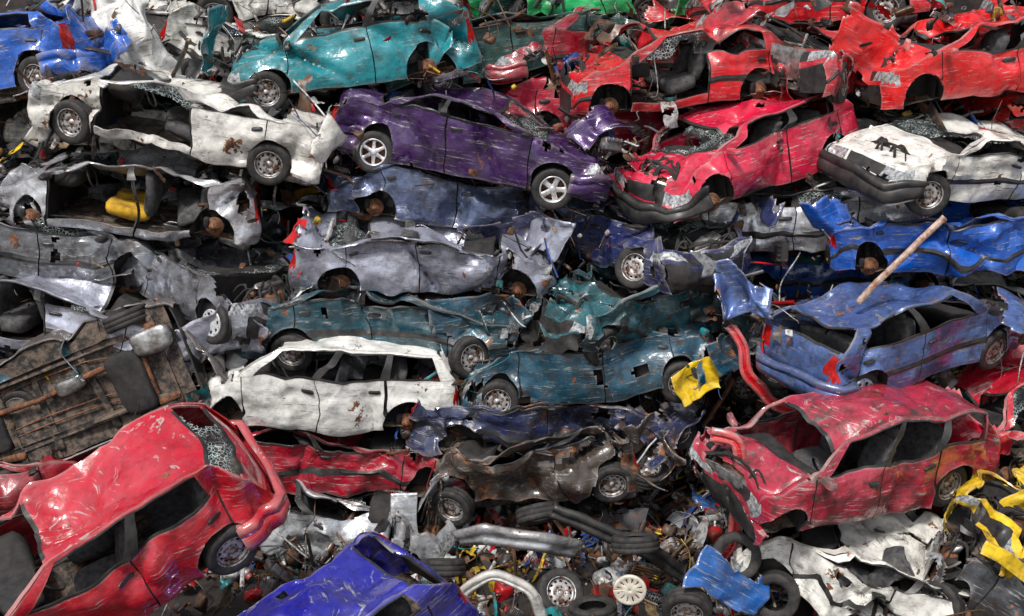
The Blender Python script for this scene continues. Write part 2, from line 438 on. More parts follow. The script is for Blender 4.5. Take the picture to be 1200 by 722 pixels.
    it.add(*superbox((ex-.05, .1, .80), (.26, .46, .10), .4), 4); it.add(*superbox((ex+.05, .52, .68), (.22, .2, .2), .25), 0)
    it.add(*superbox((H2-.2, 0, .52), (.06, .9, .42), .2), 4)
    for k in range(10):
        p0 = np.array([ex+rs.uniform(-.3, .3), rs.uniform(-.6, .6), .75]); p1 = np.array([ex+rs.uniform(-.35, .35), rs.uniform(-.6, .6), .7])
        s_ = np.linspace(0, 1, 8)[:, None]; pp = p0+(p1-p0)*s_+np.array([0, 0, .18])*np.sin(s_*math.pi)
        it.add(*tube(pp, rs.uniform(.012, .03), 6), 0)
    # underside: exhaust, silencers, fuel tank, axles, rails, brake lines
    it.add(*tube([(ex-.3, .1, .18), (.3, .12, .15), (-.6, .14, .15), (-1.2, .2, .18), (-H2+.25, .35, .18)], .035), 3)
    it.add(*superbox((-H2+.42, .30, .15), (.6, .34, .22), .5), 4); it.add(*superbox((-.2, .12, .15), (.45, .2, .14), .5), 4)
    it.add(*superbox((-.98, -.15, .17), (.55, .85, .2), .4), 0); it.add(*superbox((ex-.15, 0, .2), (.7, .8, .16), .3), 0)
    for q in (-.28, -.18, .3): it.add(*tube([(1.1, q, .22), (.4, q+.05, .215), (-.5, q, .215), (-1.3, q-.1, .22)], .01, 5), 3)
    for q in (.9, .35, -.45, -1.55): it.add(*superbox((q, 0, .235), (.1, 1.3, .06), .2, 14, 7), 1)
    for xw in xa: it.add(*tube([(xw, -.66, .3), (xw-.05, -.3, .2), (xw-.05, .3, .2), (xw, .66, .3)], .04), 3)
    for sy in (.45, -.45): it.add(*superbox((0, sy, .225), (L*.8, .09, .08), .2, 14, 7), 1)
    for xw in xa:
        for sy in (.5, -.5): it.add(*superbox((xw-.18, sy, .22), (.4, .1, .08), .3, 12, 7), 3)
    iV, iF, iM = it.data()
    bm = []
    for en in (1, -1):
        if bump == 'n' or (bump == 'f' and en < 0) or (bump == 'r' and en > 0): continue
        xx_ = np.linspace(H2-.55, H2-.02, 9); path = [(x, float(hw(x))+.02) for x in xx_]
        y1 = path[-1][1]
        path += [(H2+.03+.03*(1-(y/y1)**2), y) for y in np.linspace(y1*.93, -y1*.93, 15)]
        path += [(x, -float(hw(x))-.02) for x in xx_[::-1]]
        path = np.array(path); tg = np.gradient(path, axis=0); tg /= np.linalg.norm(tg, axis=1)[:, None]
        nn = np.stack([-tg[:, 1], tg[:, 0]], 1); nn *= np.sign((nn*path).sum(1))[:, None]
        sec = [(-.03, .555), (.03, .55), (.05, .53), (.05, .46), (.035, .45), (.05, .44), (.045, .33), (.02, .27), (-.03, .26)]
        B = np.zeros((len(path), len(sec), 3))
        for j, (o_, z_) in enumerate(sec):
            B[:, j, 0] = (path[:, 0]+nn[:, 0]*o_)*en; B[:, j, 1] = path[:, 1]+nn[:, 1]*o_; B[:, j, 2] = z_
        bm.append((B.reshape(-1, 3), gridfaces(len(path), len(sec)).reshape(-1, 4)))
    fcs = []
    for k in range(folds):
        c_ = np.array([rs.uniform(-H2, H2), rs.choice([-1, 1])*.8, rs.uniform(.35, 1.3)])
        if rs.rand() < .35: c_[1] = rs.uniform(-.6, .6); c_[2] = 1.2
        n_ = rs.normal(size=3); n_ /= np.linalg.norm(n_)
        inw = np.array([0, -np.sign(c_[1]), -.3]) if abs(c_[1]) > .7 else np.array([0, 0, -1.])
        fcs.append((c_, n_, inw, rs.uniform(.07, .21), rs.uniform(.07, .2), rs.uniform(.25, .7), rs.rand() < .45))
    def deform(V):
        V = V.copy()
        n0 = noise3(V*np.array([.8, .8, 0])+seed*1.3, 11)
        n1 = noise3(V*np.array([1.9, 1.9, 0])+seed*.7, 16, False)
        bz = .93
        z = V[:, 2].copy(); y = V[:, 1].copy()
        f = np.clip(1-roof*(1+.5*n0[:, 0]+.35*n0[:, 1]+.3*n1[:, 0]), .05, 1.0)
        up = z > bz
        V[:, 2] = np.where(up, bz+(z-bz)*f-cave*.24*np.clip((z-1.15)/.2, 0, 1)*np.clip(1-(y/.62)**2, 0, 1)*(1+.8*n1[:, 1]), z)
        mid = np.clip((z-bz)/.2, 0, 1)*np.clip((1.42-z)/.2, 0, 1)
        V[:, 1] += np.sign(y)*mid*roof*.14*(1+n0[:, 2])+lean*np.clip(z-.7, 0, 1)
        V[:, 0] += roof*.25*n0[:, 1]*np.clip((z-bz)/.4, 0, 1)
        for en, amt in ((1, front), (-1, rear)):
            t_ = np.clip((V[:, 0]*en-(H2-1.15))/1.15, 0, 1)
            q = noise3(V*np.array([3.4, 1.5, 1.8])+seed, 12, False)
            V[:, 0] -= en*t_*1.1*amt*(.85+.5*n0[:, 2])
            V[:, 2] += t_*amt*(.48*q[:, 0]+.14*q[:, 1]-.1)
            V[:, 1] += t_*amt*(.34*q[:, 2]); V[:, 1] *= 1-t_*amt*.15
        A = amp
        V += A*.090*noise3(V*.9+seed*.77, 13)
        loc = np.clip(.5+1.3*noise3(V*.8+seed*.4, 18)[:, :1], .22, 1.35)   # damage is patchy
        V += A*loc*.098*noise3((V@_R.T)*2.1+seed*.31, 14, False)
        V += A*loc*.056*noise3((V@_R.T)*4.6+seed*.53, 15, False)
        V += A*loc*.015*noise3((V@_R.T)*10.5+seed*.2, 17, False)
        V0 = V.copy()
        for (c_, n_, inw, a_, w_, r_, cone) in fcs:
            d = V0-c_; rr = np.linalg.norm(d, axis=1)
            if cone: V += (A*a_*np.clip(1-rr/r_, 0, 1))[:, None]*inw
            else: V += (A*a_*np.exp(-(rr/r_)**2)*np.clip(1-np.abs(d@n_)/w_, 0, 1))[:, None]*inw
        V[:, 2] *= 1-sq
        return V
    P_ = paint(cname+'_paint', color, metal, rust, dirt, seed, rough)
    c = Car(); c.parts = []; c.paint = P_
    bo = mkobj('body', deform(bV), bF, bM, [P_, M_trim, M_head, M_tail])
    so = bo.modifiers.new('thick', 'SOLIDIFY'); so.thickness = .02; so.offset = 0
    es = bo.modifiers.new('es', 'EDGE_SPLIT'); es.split_angle = 32*D2R
    c.parts.append((bo, Matrix()))
    io = mkobj('cabin_and_engine', deform(iV), iF, iM, [M_dark, M_under, M_seat, M_rust, M_alu, M_seaty if seat == 'y' else M_seat]); c.parts.append((io, Matrix()))
    if glass.n:
        gV, gF, gM = glass.data()
        gc = gV[gF].mean(1); kg = noise3(gc*2.6+seed, 23)[:, 0] < .22
        if kg.sum() > 5:
            go = mkobj('broken_glass', deform(gV), gF[kg], gM[kg], [M_glass]); c.parts.append((go, Matrix()))
    for (V, F) in bm:
        o = mkobj('bumper', deform(V), F, np.zeros(len(F), int), [P_ if bump == 'c' else M_trim])
        o.modifiers.new('t', 'SOLIDIFY').thickness = .012; c.parts.append((o, Matrix()))
    for (xw, k) in ((xa[0], wf), (xa[1], wr)):
        for side in (1, -1):
            if k == 'n': continue
            p = deform(np.array([[xw, side*.70, .30]]))[0]
            o = bpy.data.objects.new('wheel' if k != 'h' else 'brake_hub', WH[k]); COL.objects.link(o)
            R = Matrix.Rotation(rs.normal()*.10 + (0.25*rs.normal() if xw > 0 else 0), 4, 'Z') @ Matrix.Rotation(rs.normal()*.12, 4, 'X') @ Matrix.Rotation(rs.uniform(0, 6), 4, 'Y')
            if k == 'h': R = Matrix.Rotation(rs.normal()*.15, 4, 'Z')
            if side < 0: R = Matrix.Rotation(math.pi, 4, 'Z') @ R
            c.parts.append((o, Matrix.Translation(p) @ R))
    return c

# ------------------------------------------------------------------ pile face frame
SL = 15*D2R
C0 = np.array([0, 0, 4.8]); NV = np.array([0, -math.cos(SL), math.sin(SL)]); UV = np.array([0, math.sin(SL), math.cos(SL)])
def face(u, v, w): return Vector(C0+np.array([u, 0, 0])+UV*v+NV*w)
def place(c, name, u, v, w, head, tilt=0, roll=0, copy=False):
    """roll > 0 leans the roof towards the open (-y) side of the pile"""
    e = bpy.data.objects.new(name, None); COL.objects.link(e); e.empty_display_size = .5
    sg = 1 if math.cos(head*D2R) > 0 else -1
    M = Matrix.Translation(face(u, v, w)) @ Matrix.Rotation(-tilt*D2R, 4, 'Y') @ Matrix.Rotation(head*D2R, 4, 'Z') @ Matrix.Rotation(sg*roll*D2R, 4, 'X') @ Matrix.Translation((0, 0, -.62))
    e.matrix_world = M
    for (o, lm) in c.parts:
        if copy:
            o2 = o.copy(); COL.objects.link(o2); o = o2
        o.parent = e; o.matrix_local = lm
    return e

teal = (.0, .23, .27); white = (.80, .78, .72); blue = (.004, .10, .50); navy = (.012, .02, .10); purple = (.050, .010, .105)
red = (.62, .003, .012); pink = (.64, .006, .05); silver = (.62, .63, .66); grey = (.18, .19, .21); lilac = (.46, .48, .58)
dteal = (.006, .06, .085); steelb = (.09, .16, .40); brown = (.06, .045, .035); green = (.0, .45, .12); crim = (.34, .002, .018); yellow = (.85, .55, .004)
CARS = [
 ('teal', 'hatchback', teal, -2.45, 3.80, -.2, 188, 8, 4, dict(roof=.15, front=.25, wf='s', wr='h', amp=.9, rust=.35, bump='f', lean=.0, wind='n')),
 ('white', 'sedan', white, -4.65, 2.75, .5, 182, -12, 6, dict(roof=.8, front=.3, rear=.15, wf='s', wr='s', amp=1.2, rust=.6, miss=(0,), dirt=.35, bump='n')),
 ('blue', 'hatchback', blue, -7.9, 3.7, -.5, 170, 10, 0, dict(roof=.4, amp=1.2)),
 ('navy', 'estate_car', navy, -6.7, 4.4, -1.7, 215, 0, 0, dict(roof=.1, amp=.9)),
 ('white', 'sedan', white, -4.7, 4.15, -1.3, 172, -8, 0, dict(roof=.6, amp=1.4, hood=False)),
 ('white', 'hatchback', white, -3.6, 5.2, -1.6, 10, 3, 0, dict(roof=.5, amp=1.3)),
 ('green', 'hatchback', green, 1.0, 5.15, -1.6, 185, 0, 0, dict(roof=.3, amp=1.3)),
 ('dark_green', 'sedan', (.006, .08, .07), -.1, 4.15, -1.3, 20, 8, 0, dict(roof=.6, amp=1.4)),
 ('purple', 'sedan', purple, -.6, 2.50, .0, -8, -12, 4, dict(metal=.3, roof=.5, front=.12, rear=.3, wf='5', wr='a', amp=1.05, rust=.15, dirt=.35, bump='c', strip=False)),
 ('red', 'hatchback', red, 2.35, 3.55, -.4, 190, 3, 6, dict(roof=.15, miss=(0,), wf='h', wr='h', amp=1.1, front=.35, rust=.2, bump='n')),
 ('red', 'estate_car', crim, 1.35, 4.2, -1.7, 200, 5, 0, dict(roof=.2, miss=(1,), wf='n', wr='n', amp=1.2)),
 ('pink_red', 'hatchback', pink, 3.2, 2.2, .1, 210, 13, 3, dict(roof=.35, front=.34, wf='h', wr='h', amp=1.05, rust=.1, dirt=.25, bump='f', wind='g', strip=False)),
 ('red', 'sedan', (.50, .01, .025), 4.7, 3.85, -.8, 236, -4, 0, dict(roof=.6, front=.55, wf='s', wr='n', amp=1.6, dirt=.5, bump='n', hood=False)),
 ('red', 'hatchback', (.70, .003, .006), 6.7, 3.7, -.2, 190, 8, 8, dict(roof=.4, front=.25, wf='n', wr='s', amp=1.0, rust=.1, dirt=.15, bump='n', strip=False)),
 ('red', 'hatchback', red, 4.6, 5.0, -1.4, 170, 3, 0, dict(roof=.4, amp=1.2)),
 ('white', 'sedan', white, 6.5, 2.15, .3, 203, -3, 7, dict(roof=.5, front=.25, wf='s', wr='s', amp=.95, rust=.25, dirt=.3, bump='f')),
 ('silver', 'sedan', silver, 4.0, 1.45, -.5, 165, 8, 0, dict(metal=.6, roof=.6, amp=1.2, wf='h', wr='h')),
 ('blue', 'sedan', blue, 6.2, 1.15, .2, -6, 3, 6, dict(roof=.8, rear=.45, wf='h', wr='h', amp=1.5, rust=.2, dirt=.3, bump='n')),
 ('steel_blue', 'hatchback', steelb, 5.25, -.32, 1.0, 26, 7, 6, dict(metal=.4, roof=.26, rear=.14, front=.25, wf='s', wr='b', amp=1.0, rust=.35, dirt=.45, bump='c', lean=-.1, wind='n', strip=True)),
 ('crimson', 'estate_car', (.40, .018, .045), 4.05, -1.9, 2.3, 203, 0, 8, dict(roof=.18, front=.62, wf='n', wr='s', amp=.95, rust=.35, dirt=.6, bump='n', lean=0, seed=333, wind='n')),
 ('red', 'hatchback', (.64, .004, .03), 7.0, -1.35, .9, 200, 25, 0, dict(roof=.4, front=.5, rear=.4, amp=1.9, miss=(0, 1), hood=False, wf='h', wr='h', bump='n')),
 ('white', 'hatchback', white, 4.3, -3.05, 2.3, 170, -14, 12, dict(roof=.9, front=.4, rear=.35, amp=1.8, wf='n', wr='n', rust=.4, bump='n', hood=False)),
 ('silver', 'sedan', silver, -5.5, 1.72, .2, 184, -4, 5, dict(metal=.5, roof=.6, miss=(0, 1), wf='h', wr='h', seat='y', amp=1.3, front=.4, rear=.3, dirt=.4, rust=.3, bump='n')),
 ('grey_blue', 'sedan', (.09, .12, .22), -.75, 1.75, -.6, 4, -5, 0, dict(metal=.4, roof=.9, wf='h', wr='h', amp=1.6, dirt=.55, rust=.3, bump='n', front=.4, rear=.2)),
 ('silver', 'sedan', lilac, -1.15, .92, .25, 3, -3, 10, dict(metal=.5, roof=.95, wf='h', wr='h', amp=1.6, rust=.3, dirt=.35, front=.3, rear=.3, bump='n', strip=False)),
 ('dark_teal', 'sedan', dteal, -1.8, -.02, .15, -2, 0, 6, dict(metal=.2, roof=.8, wf='s', wr='s', amp=1.1, rust=.35, dirt=.5, strip=True, front=.2, bump='n')),
 ('dark_grey', 'sedan', grey, -6.5, .98, -.1, 0, -5, 0, dict(metal=.4, roof=.7, wf='n', wr='h', amp=1.6, dirt=.55, rust=.3, bump='n', front=.4)),
 ('grey', 'hatchback', (.24, .25, .28), -4.35, .5, .15, -35, -8, 0, dict(metal=.5, roof=.85, front=.5, wf='c', wr='s', amp=1.7, dirt=.6, hood=False, bump='n')),
 ('silver', 'sedan', (.50, .52, .62), -6.1, -.02, .35, -6, -7, 5, dict(metal=.5, roof=.6, wf='h', wr='s', amp=1.25, dirt=.35, rust=.25, miss=(1,), bump='n', front=.25)),
 ('navy', 'hatchback', navy, 1.95, 1.15, -.2, -60, -5, 0, dict(roof=.7, front=.5, amp=1.7, dirt=.6, hood=False, bump='n')),
 ('dark_teal', 'hatchback', (.008, .09, .11), 1.65, .2, .1, 218, 0, 6, dict(roof=.8, front=.4, amp=1.6, dirt=.55, rust=.3, bump='n')),
 ('dark_teal', 'sedan', (.005, .065, .11), .95, -.62, .25, 185, 4, 6, dict(roof=.9, front=.4, amp=1.6, dirt=.6, rust=.4, rear=.35, bump='n')),
 ('dark_blue', 'sedan', (.02, .03, .09), .55, -1.35, .0, 5, -4, 4, dict(roof=.95, front=.5, rear=.4, amp=2.1, dirt=.8, rust=.7, wf='n', wr='n', hood=False, bump='n')),
 ('rusty_brown', 'hatchback', brown, .25, -2.02, .2, 182, 5, 3, dict(roof=.95, front=.45, rear=.35, amp=2.1, dirt=.9, rust=.85, bump='n', hood=False)),
 ('white', 'estate_car', (.85, .84, .79), -2.8, -1.0, .35, 184, -4, 7, dict(roof=.2, front=.5, rear=.1, wf='n', wr='h', amp=.95, rust=.3, dirt=.22, bump='n', lean=0, wind='n', side_glass=0, strip=False)),
 ('red', 'sedan', crim, -2.6, -1.98, .0, 2, -4, 0, dict(roof=.7, amp=1.1, dirt=.4, rust=.15, wf='n', wr='s', bump='c')),
 ('silver', 'sedan', (.5, .52, .54), -2.5, -2.85, .2, -10, -4, 0, dict(metal=.4, roof=.9, amp=1.8, dirt=.5, hood=False, wf='n', front=.4, bump='n')),
 ('grey', 'hatchback', (.10, .085, .08), -6.1, -1.15, .7, 180, 22, -96, dict(roof=.3, amp=.9, rust=.4, dirt=.6, bump='n')),
 ('teal', 'hatchback', dteal, -8.2, -1.2, .4, 10, 10, 0, dict(roof=.5, amp=1.4, bump='n')),
 ('blue', 'sedan', (.012, .04, .2), -6.9, -.75, -.7, 0, -5, 0, dict(roof=.6, amp=1.4, bump='n')),
 ('dark_red', 'hatchback', (.3, .005, .015), -7.5, -2.3, .7, 20, 0, 0, dict(roof=.5, amp=1.3)),
 ('crimson', 'hatchback', (.48, .004, .02), -4.4, -2.5, 4.6, 206, 24, 28, dict(roof=.15, front=.1, amp=.85, rust=.1, dirt=.2, wf='s', wr='s', bump='c', lean=0, cave=.7, wind='r', strip=False, folds=28)),
 ('violet_blue', 'hatchback', (.02, .02, .36), -2.2, -3.95, 4.4, 215, 30, 20, dict(metal=.3, roof=.3, amp=.9, rust=.1, dirt=.3, bump='n', strip=False)),
 ('yellow', 'hatchback', yellow, 6.6, -2.6, 2.4, 215, -20, 0, dict(roof=.9, front=.5, amp=1.8, rust=.3, dirt=.4, hood=False, wf='n', bump='n')),
 ('dark', 'sedan', (.03, .035, .045), 6.6, -3.7, 2.8, 160, -25, 10, dict(roof=.8, front=.6, amp=2.0, rust=.5, dirt=.7, hood=False, bump='n')),
 ('dark_grey', 'sedan', (.03, .04, .05), 3.3, .1, -1.2, 150, -20, 0, dict(roof=.7, amp=1.8, dirt=.6, bump='n')),
 ('dark_blue', 'hatchback', (.008, .04, .20), 2.6, -4.2, 2.0, 215, -15, 0, dict(roof=.9, amp=2.2, front=.6, rust=.5, wf='n', wr='n', hood=False, bump='n')),
]
built = []
for i, (nm, kd, colr, u, v, w, h, ti, ro, op) in enumerate(CARS):
    op = dict(op); op.setdefault('seed', 100+i*7)
    c = build_car(nm, kd, colr, **op)
    place(c, 'wrecked_%s_%s' % (nm, kd), u, v, w, h, ti, ro)
    built.append((c, nm, kd, u, v, w))
for r in range(-3, 6):
    for q in range(-2, 3):
        u = q*3.7+(r % 2)*1.7+rnd.uniform(-.4, .4); v = r*1.02+rnd.uniform(-.15, .15)
        cand = sorted(built, key=lambda b: (b[3]-u)**2+((b[4]-v)*1.6)**2)[:4]
        c, nm, kd = rnd.choice(cand)[:3]
        place(c, 'wrecked_%s_%s' % (nm, kd), u, v, -2.0+rnd.uniform(-.3, .3), rnd.choice([0, 180])+rnd.uniform(-25, 25), rnd.uniform(-9, 9), rnd.uniform(-8, 8), copy=True)

# ------------------------------------------------------------------ heap core + ground
def sst(x): x = np.clip(x, 0, 1); return x*x*(3-2*x)
def HW(u, v):
    b = -2.6+5.2*sst((-1.9-v)/3.0)
    b = b+4.0*sst((-3.6-v)/.9)*sst((-1.2-u)/1.5)
    b = b+1.6*sst((-3.0-v)/1.2)*sst((u-2.8)/1.5)
    return b
uu, vv = np.meshgrid(np.linspace(-16, 16, 150), np.linspace(-8.5, 8.0, 90), indexing='ij')
ww = HW(uu, vv)
P = C0+np.stack([uu, 0*uu, 0*uu], -1)+vv[..., None]*UV+ww[..., None]*NV
P = P.reshape(-1, 3); P += .35*noise3(P*.9, 31)+.2*noise3(P*2.7, 32, False)
P = P.reshape(150, 90, 3)
back = P[:, -1:, :]+np.array([0, 1, 0])*np.array([2, 5, 9, 14, 20])[None, :, None]; back[:, -1, 2] = -.5
P2 = np.concatenate([P, back], 1)
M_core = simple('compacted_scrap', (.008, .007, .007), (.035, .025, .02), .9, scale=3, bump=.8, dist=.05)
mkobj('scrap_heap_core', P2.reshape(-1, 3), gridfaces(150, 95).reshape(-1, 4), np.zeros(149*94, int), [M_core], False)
g = 400; xs = np.linspace(-g, g, 41); X, Y = np.meshgrid(xs, xs, indexing='ij')
M_gr = simple('gravel_ground', (.10, .085, .07), (.20, .18, .15), .95, scale=1.5, bump=.6, dist=.03)
mkobj('ground', np.stack([X, Y, 0*X], -1).reshape(-1, 3), gridfaces(41, 41).reshape(-1, 4), np.zeros(1600, int), [M_gr])

# ------------------------------------------------------------------ scrap pieces
rs = np.random.RandomState(5)
def t_panel():
    n, m = 11, 9; a, b = rs.uniform(.25, .9), rs.uniform(.10, .4)
    X, Y = np.meshgrid(np.linspace(-a/2, a/2, n), np.linspace(-b/2, b/2, m), indexing='ij')
    V = np.stack([X, Y, .12*np.abs(X/a*2)**2*rs.uniform(-1, 1)], -1).reshape(-1, 3)
    V += .20*noise3(V*2.4+rs.uniform(0, 9), 41, False)+.06*noise3(V*8+3, 42, False)
    F = gridfaces(n, m).reshape(-1, 4)
    c = V[F].mean(1); F = F[noise3(c*5+rs.uniform(0, 9), 46)[:, 0] < .35]
    return V, F
def t_bar():
    L = rs.uniform(.3, 1.3); n = 9; x = np.linspace(-L/2, L/2, n); wv = rs.uniform(.015, .05); hv = rs.uniform(.01, .03)
    p = np.stack([x, 0*x, 0*x], 1)+.22*noise3(np.stack([x*1.5, 0*x, 0*x], 1)+rs.uniform(0, 9), 43, False)
    sec = np.array([(0, wv, hv), (0, -wv, hv), (0, -wv, -hv), (0, wv, -hv), (0, wv, hv)])
    return (p[:, None]+sec[None]).reshape(-1, 3), gridfaces(n, 5).reshape(-1, 4)
def t_tube():
    n = 14; x = np.linspace(0, 1, n)*rs.uniform(.4, 1.4); a = rs.uniform(.15, .6)
    p = np.stack([x-x[-1]/2, 0*x, 0*x], 1)+a*noise3(np.stack([x*1.6, 0*x, 0*x], 1)+rs.uniform(0, 9), 44)
    return tube(p, rs.choice([.005, .007, .01, .014, .022]), 6)
def t_chunk():
    V, F = superbox((0, 0, 0), (rs.uniform(.12, .35), rs.uniform(.1, .25), rs.uniform(.06, .2)), rs.uniform(.2, .6), 14, 8)
    V = V+.05*noise3(V*7+rs.uniform(0, 9), 45, False); return V, F
def t_disc():
    P, F = revolve([(0, .02), (.03, .03), (.05, .01), (rs.uniform(.09, .14), .012), (.15, .0), (.15, -.02), (0, -.02)], 18); return P.reshape(-1, 3), F.reshape(-1, 4)
def t_spring():
    t = np.linspace(0, 12*math.pi, 72); r = rs.uniform(.04, .07)
    return tube(np.stack([r*np.cos(t), r*np.sin(t), t*.009-.17], 1), .008, 5)
def t_grille():
    m = MB(); n = rs.randint(5, 9); L = rs.uniform(.4, .8)
    for k in range(n): m.add(*superbox((0, 0, k*.035), (L, .03, .012), .3, 8, 5))
    for x in (-L/2, 0, L/2): m.add(*superbox((x, 0, n*.0175), (.02, .035, n*.035), .3, 8, 5))
    V, F, _ = m.data(); V = V+.08*noise3(V*2.5+rs.uniform(0, 9), 47, False); return V, F
def t_engine():
    m = MB(); m.add(*superbox((0, 0, 0), (.42, .24, .28), .3))
    for k in range(4): m.add(*superbox((-.15+.1*k, .14, .08), (.06, .1, .1), .8, 10, 6)); m.add(*tube([(-.15+.1*k, -.1, .05), (-.15+.1*k, -.22, .02), (-.1+.08*k, -.26, -.12)], .022, 7))
    P, F = revolve([(0, .0), (.09, 0), (.09, .04), (.07, .045), (.03, .03), (0, .03)], 18); m.add(P.reshape(-1, 3)@np.array(Matrix.Rotation(1.57, 3, 'Z')).T+np.array([.23, 0, -.04]), F.reshape(-1, 4))
    V, F, _ = m.data(); return V, F
def t_bracket():
    m = MB(); a = rs.uniform(.1, .25)
    m.add(*superbox((0, 0, 0), (a, .08, .012), .25, 10, 5)); m.add(*superbox((a/2, 0, .06), (.012, .08, .13), .25, 10, 5)); m.add(*superbox((-a/2, 0, -.03), (.04, .05, .06), .7, 10, 5))
    V, F, _ = m.data(); return V, F
TT = [t_panel]*7+[t_bar]*6+[t_tube]*6+[t_chunk]*3+[t_disc]+[t_spring]+[t_grille]*2+[t_engine]+[t_bracket]*4
TP = [f() for f in TT*3]
PAL = [(.03, .03, .032)]*7+[(.10, .10, .11)]*4+[(.45, .45, .46)]*4+[(.15, .07, .035)]*6+[(.75, .75, .73)]*3+[(.60, .006, .012), (.55, .008, .015), (.01, .08, .35), (.01, .22, .24), (.7, .45, .02), (.25, .18, .10)]
def rotm():
    q = rs.normal(size=4); q /= np.linalg.norm(q); w, x, y, z = q
    return np.array([[1-2*(y*y+z*z), 2*(x*y-z*w), 2*(x*z+y*w)], [2*(x*y+z*w), 1-2*(x*x+z*z), 2*(y*z-x*w)], [2*(x*z-y*w), 2*(y*z+x*w), 1-2*(x*x+y*y)]])
def scatter(name, pts, smin=.6, smax=1.3):
    V = []; F = []; Cc = []; n = 0
    for p in pts:
        v, f = TP[rs.randint(len(TP))]
        v = (v*rs.uniform(smin, smax))@rotm().T+p
        V.append(v); F.append(f+n); n += len(v)
        Cc.append(np.tile(np.array(PAL[rs.randint(len(PAL))])*rs.uniform(.6, 1.2), (len(v), 1)))
    V = np.concatenate(V); F = np.concatenate(F)
    return mkobj(name, V, F, np.zeros(len(F), int), [M_scrap], True, np.concatenate(Cc))
pts = []
for k in range(5200):
    u = rs.uniform(-8.0, 8.2); v = rs.uniform(-4.8, -1.7)
    if u < -1.5 and rs.rand() < .5: u = rs.uniform(-1.5, 5.5)
    w = HW(u, v)+rs.uniform(.0, 1.05); pts.append(np.array(face(u, v, w)))
for k in range(500):
    u = rs.uniform(-4.2, -1.6); v = rs.uniform(-3.9, -2.7); pts.append(np.array(face(u, v, HW(u, v)+rs.uniform(.2, 1.3))))
scatter('scrap_metal_heap', pts, .4, 1.1)
pts = []
for k in range(2300):
    pts.append(np.array(face(rs.uniform(-8.8, 8.8), rs.uniform(-2.6, 5.4), rs.uniform(-1.4, .45))))
scatter('loose_scrap_metal', pts, .3, .85)
pts = []
for (c, nm, kd, u, v, w) in built:
    if v < -2.6 or w > 2: continue
    for k in range(30):
        s_ = rs.choice([-1, 1])*(2.0-abs(rs.normal()*.5)); pts.append(np.array(face(u+s_, v+rs.uniform(-.5, .35), w+rs.uniform(-.2, .75))))
scatter('torn_car_parts', pts, .25, .7)

# ------------------------------------------------------------------ named loose pieces
def single(name, V, F, mat, u, v, w, rx=0, ry=0, rz=0, thick=.012):
    o = mkobj(name, V, F, np.zeros(len(F), int), [mat])
    if thick: o.modifiers.new('t', 'SOLIDIFY').thickness = thick
    o.matrix_world = Matrix.Translation(face(u, v, w)) @ Matrix.Rotation(-ry*D2R, 4, 'Y') @ Matrix.Rotation(rx*D2R, 4, 'X') @ Matrix.Rotation(rz*D2R, 4, 'Z')
    return o
def sheet(a, b, amp, seed, n=34, m=26, torn=False):
    X, Z = np.meshgrid(np.linspace(-a/2, a/2, n), np.linspace(-b/2, b/2, m), indexing='ij')
    V = np.stack([X, 0*X, Z], -1).reshape(-1, 3); F = gridfaces(n, m).reshape(-1, 4)
    if torn:
        c = V[F].mean(1); e = np.maximum(np.abs(c[:, 0])/a*2, np.abs(c[:, 2])/b*2)
        F = F[(e+.5*noise3(c*4+seed*1.7, 55)[:, 0]+.2*noise3(c*12+seed, 56)[:, 0]) < .95]
    V += amp*noise3(V*1.4+seed, 51)+amp*.7*noise3((V@_R.T)*3.1+seed, 52, False)+amp*.2*noise3(V*7+seed, 53, False)
    return V, F
def ribbon(pts, wd, seed, amp=.03):
    pts = np.array(pts, float); k = np.linspace(0, len(pts)-1, 34); P = np.stack([np.interp(k, range(len(pts)), pts[:, j]) for j in range(3)], 1)
    for _ in range(3): P[1:-1] = (P[:-2]+2*P[1:-1]+P[2:])/4
    sec = np.array([(-wd/2, .05, 0), (-wd/2, .0, 0), (-wd*.18, -.025, 0), (-wd*.14, -.005, 0), (wd*.1, -.01, 0), (wd*.15, -.03, 0), (wd/2, 0, 0), (wd/2, .05, 0)])
    tg = np.gradient(P, axis=0); tg /= np.linalg.norm(tg, axis=1)[:, None]; sd = np.cross(tg, [0, 1, 0]); sd /= np.linalg.norm(sd, axis=1)[:, None]
    V = P[:, None]+sd[:, None]*sec[None, :, :1]+np.array([0, 1, 0])*sec[None, :, 1:2]
    V = V.reshape(-1, 3); V += amp*noise3(V*4+seed, 54, False)+amp*1.6*noise3(V*1.9+seed, 57, False)
    return V, gridfaces(34, 8).reshape(-1, 4)
Pw = paint('loose_white', (.78, .77, .73), 0, .15, .25, 3); Pr = paint('loose_red', red, 0, .1, .2, 4); Py = paint('loose_yellow', yellow, 0, .1, .3, 5)
Pg = paint('loose_grey', (.48, .50, .52), .4, .2, .4, 6); Pb = paint('loose_blue', (.01, .10, .36), 0, .2, .3, 8)
for (c, nm, kd, u, v, w) in built:
    if w > 1.5: continue
    for k in range(2):
        V, F = sheet(rs.uniform(.6, 1.2), rs.uniform(.35, .7), rs.uniform(.15, .3), rs.uniform(0, 9), 26, 18, True)
        single('crumpled_body_panel', V, F, c.paint, u+rs.choice([-1, 1])*rs.uniform(1.3, 2.1), v+rs.uniform(-.45, .45), w+rs.uniform(.2, .7), rs.uniform(-80, 30), rs.uniform(-50, 50), rs.uniform(-60, 60))
single('crumpled_white_body_panel', *sheet(.95, 1.5, .22, 2.), Pw, -5.7, 4.25, -.3, -10, 8, 12)
single('yellow_body_panel', *sheet(.75, .5, .14, 4.), Py, 2.55, -1.0, .8, -10, 25, 15)
single('yellow_body_panel', *sheet(.7, .9, .16, 7.), Py, 6.3, -2.5, 3.4, -15, 60, -15)
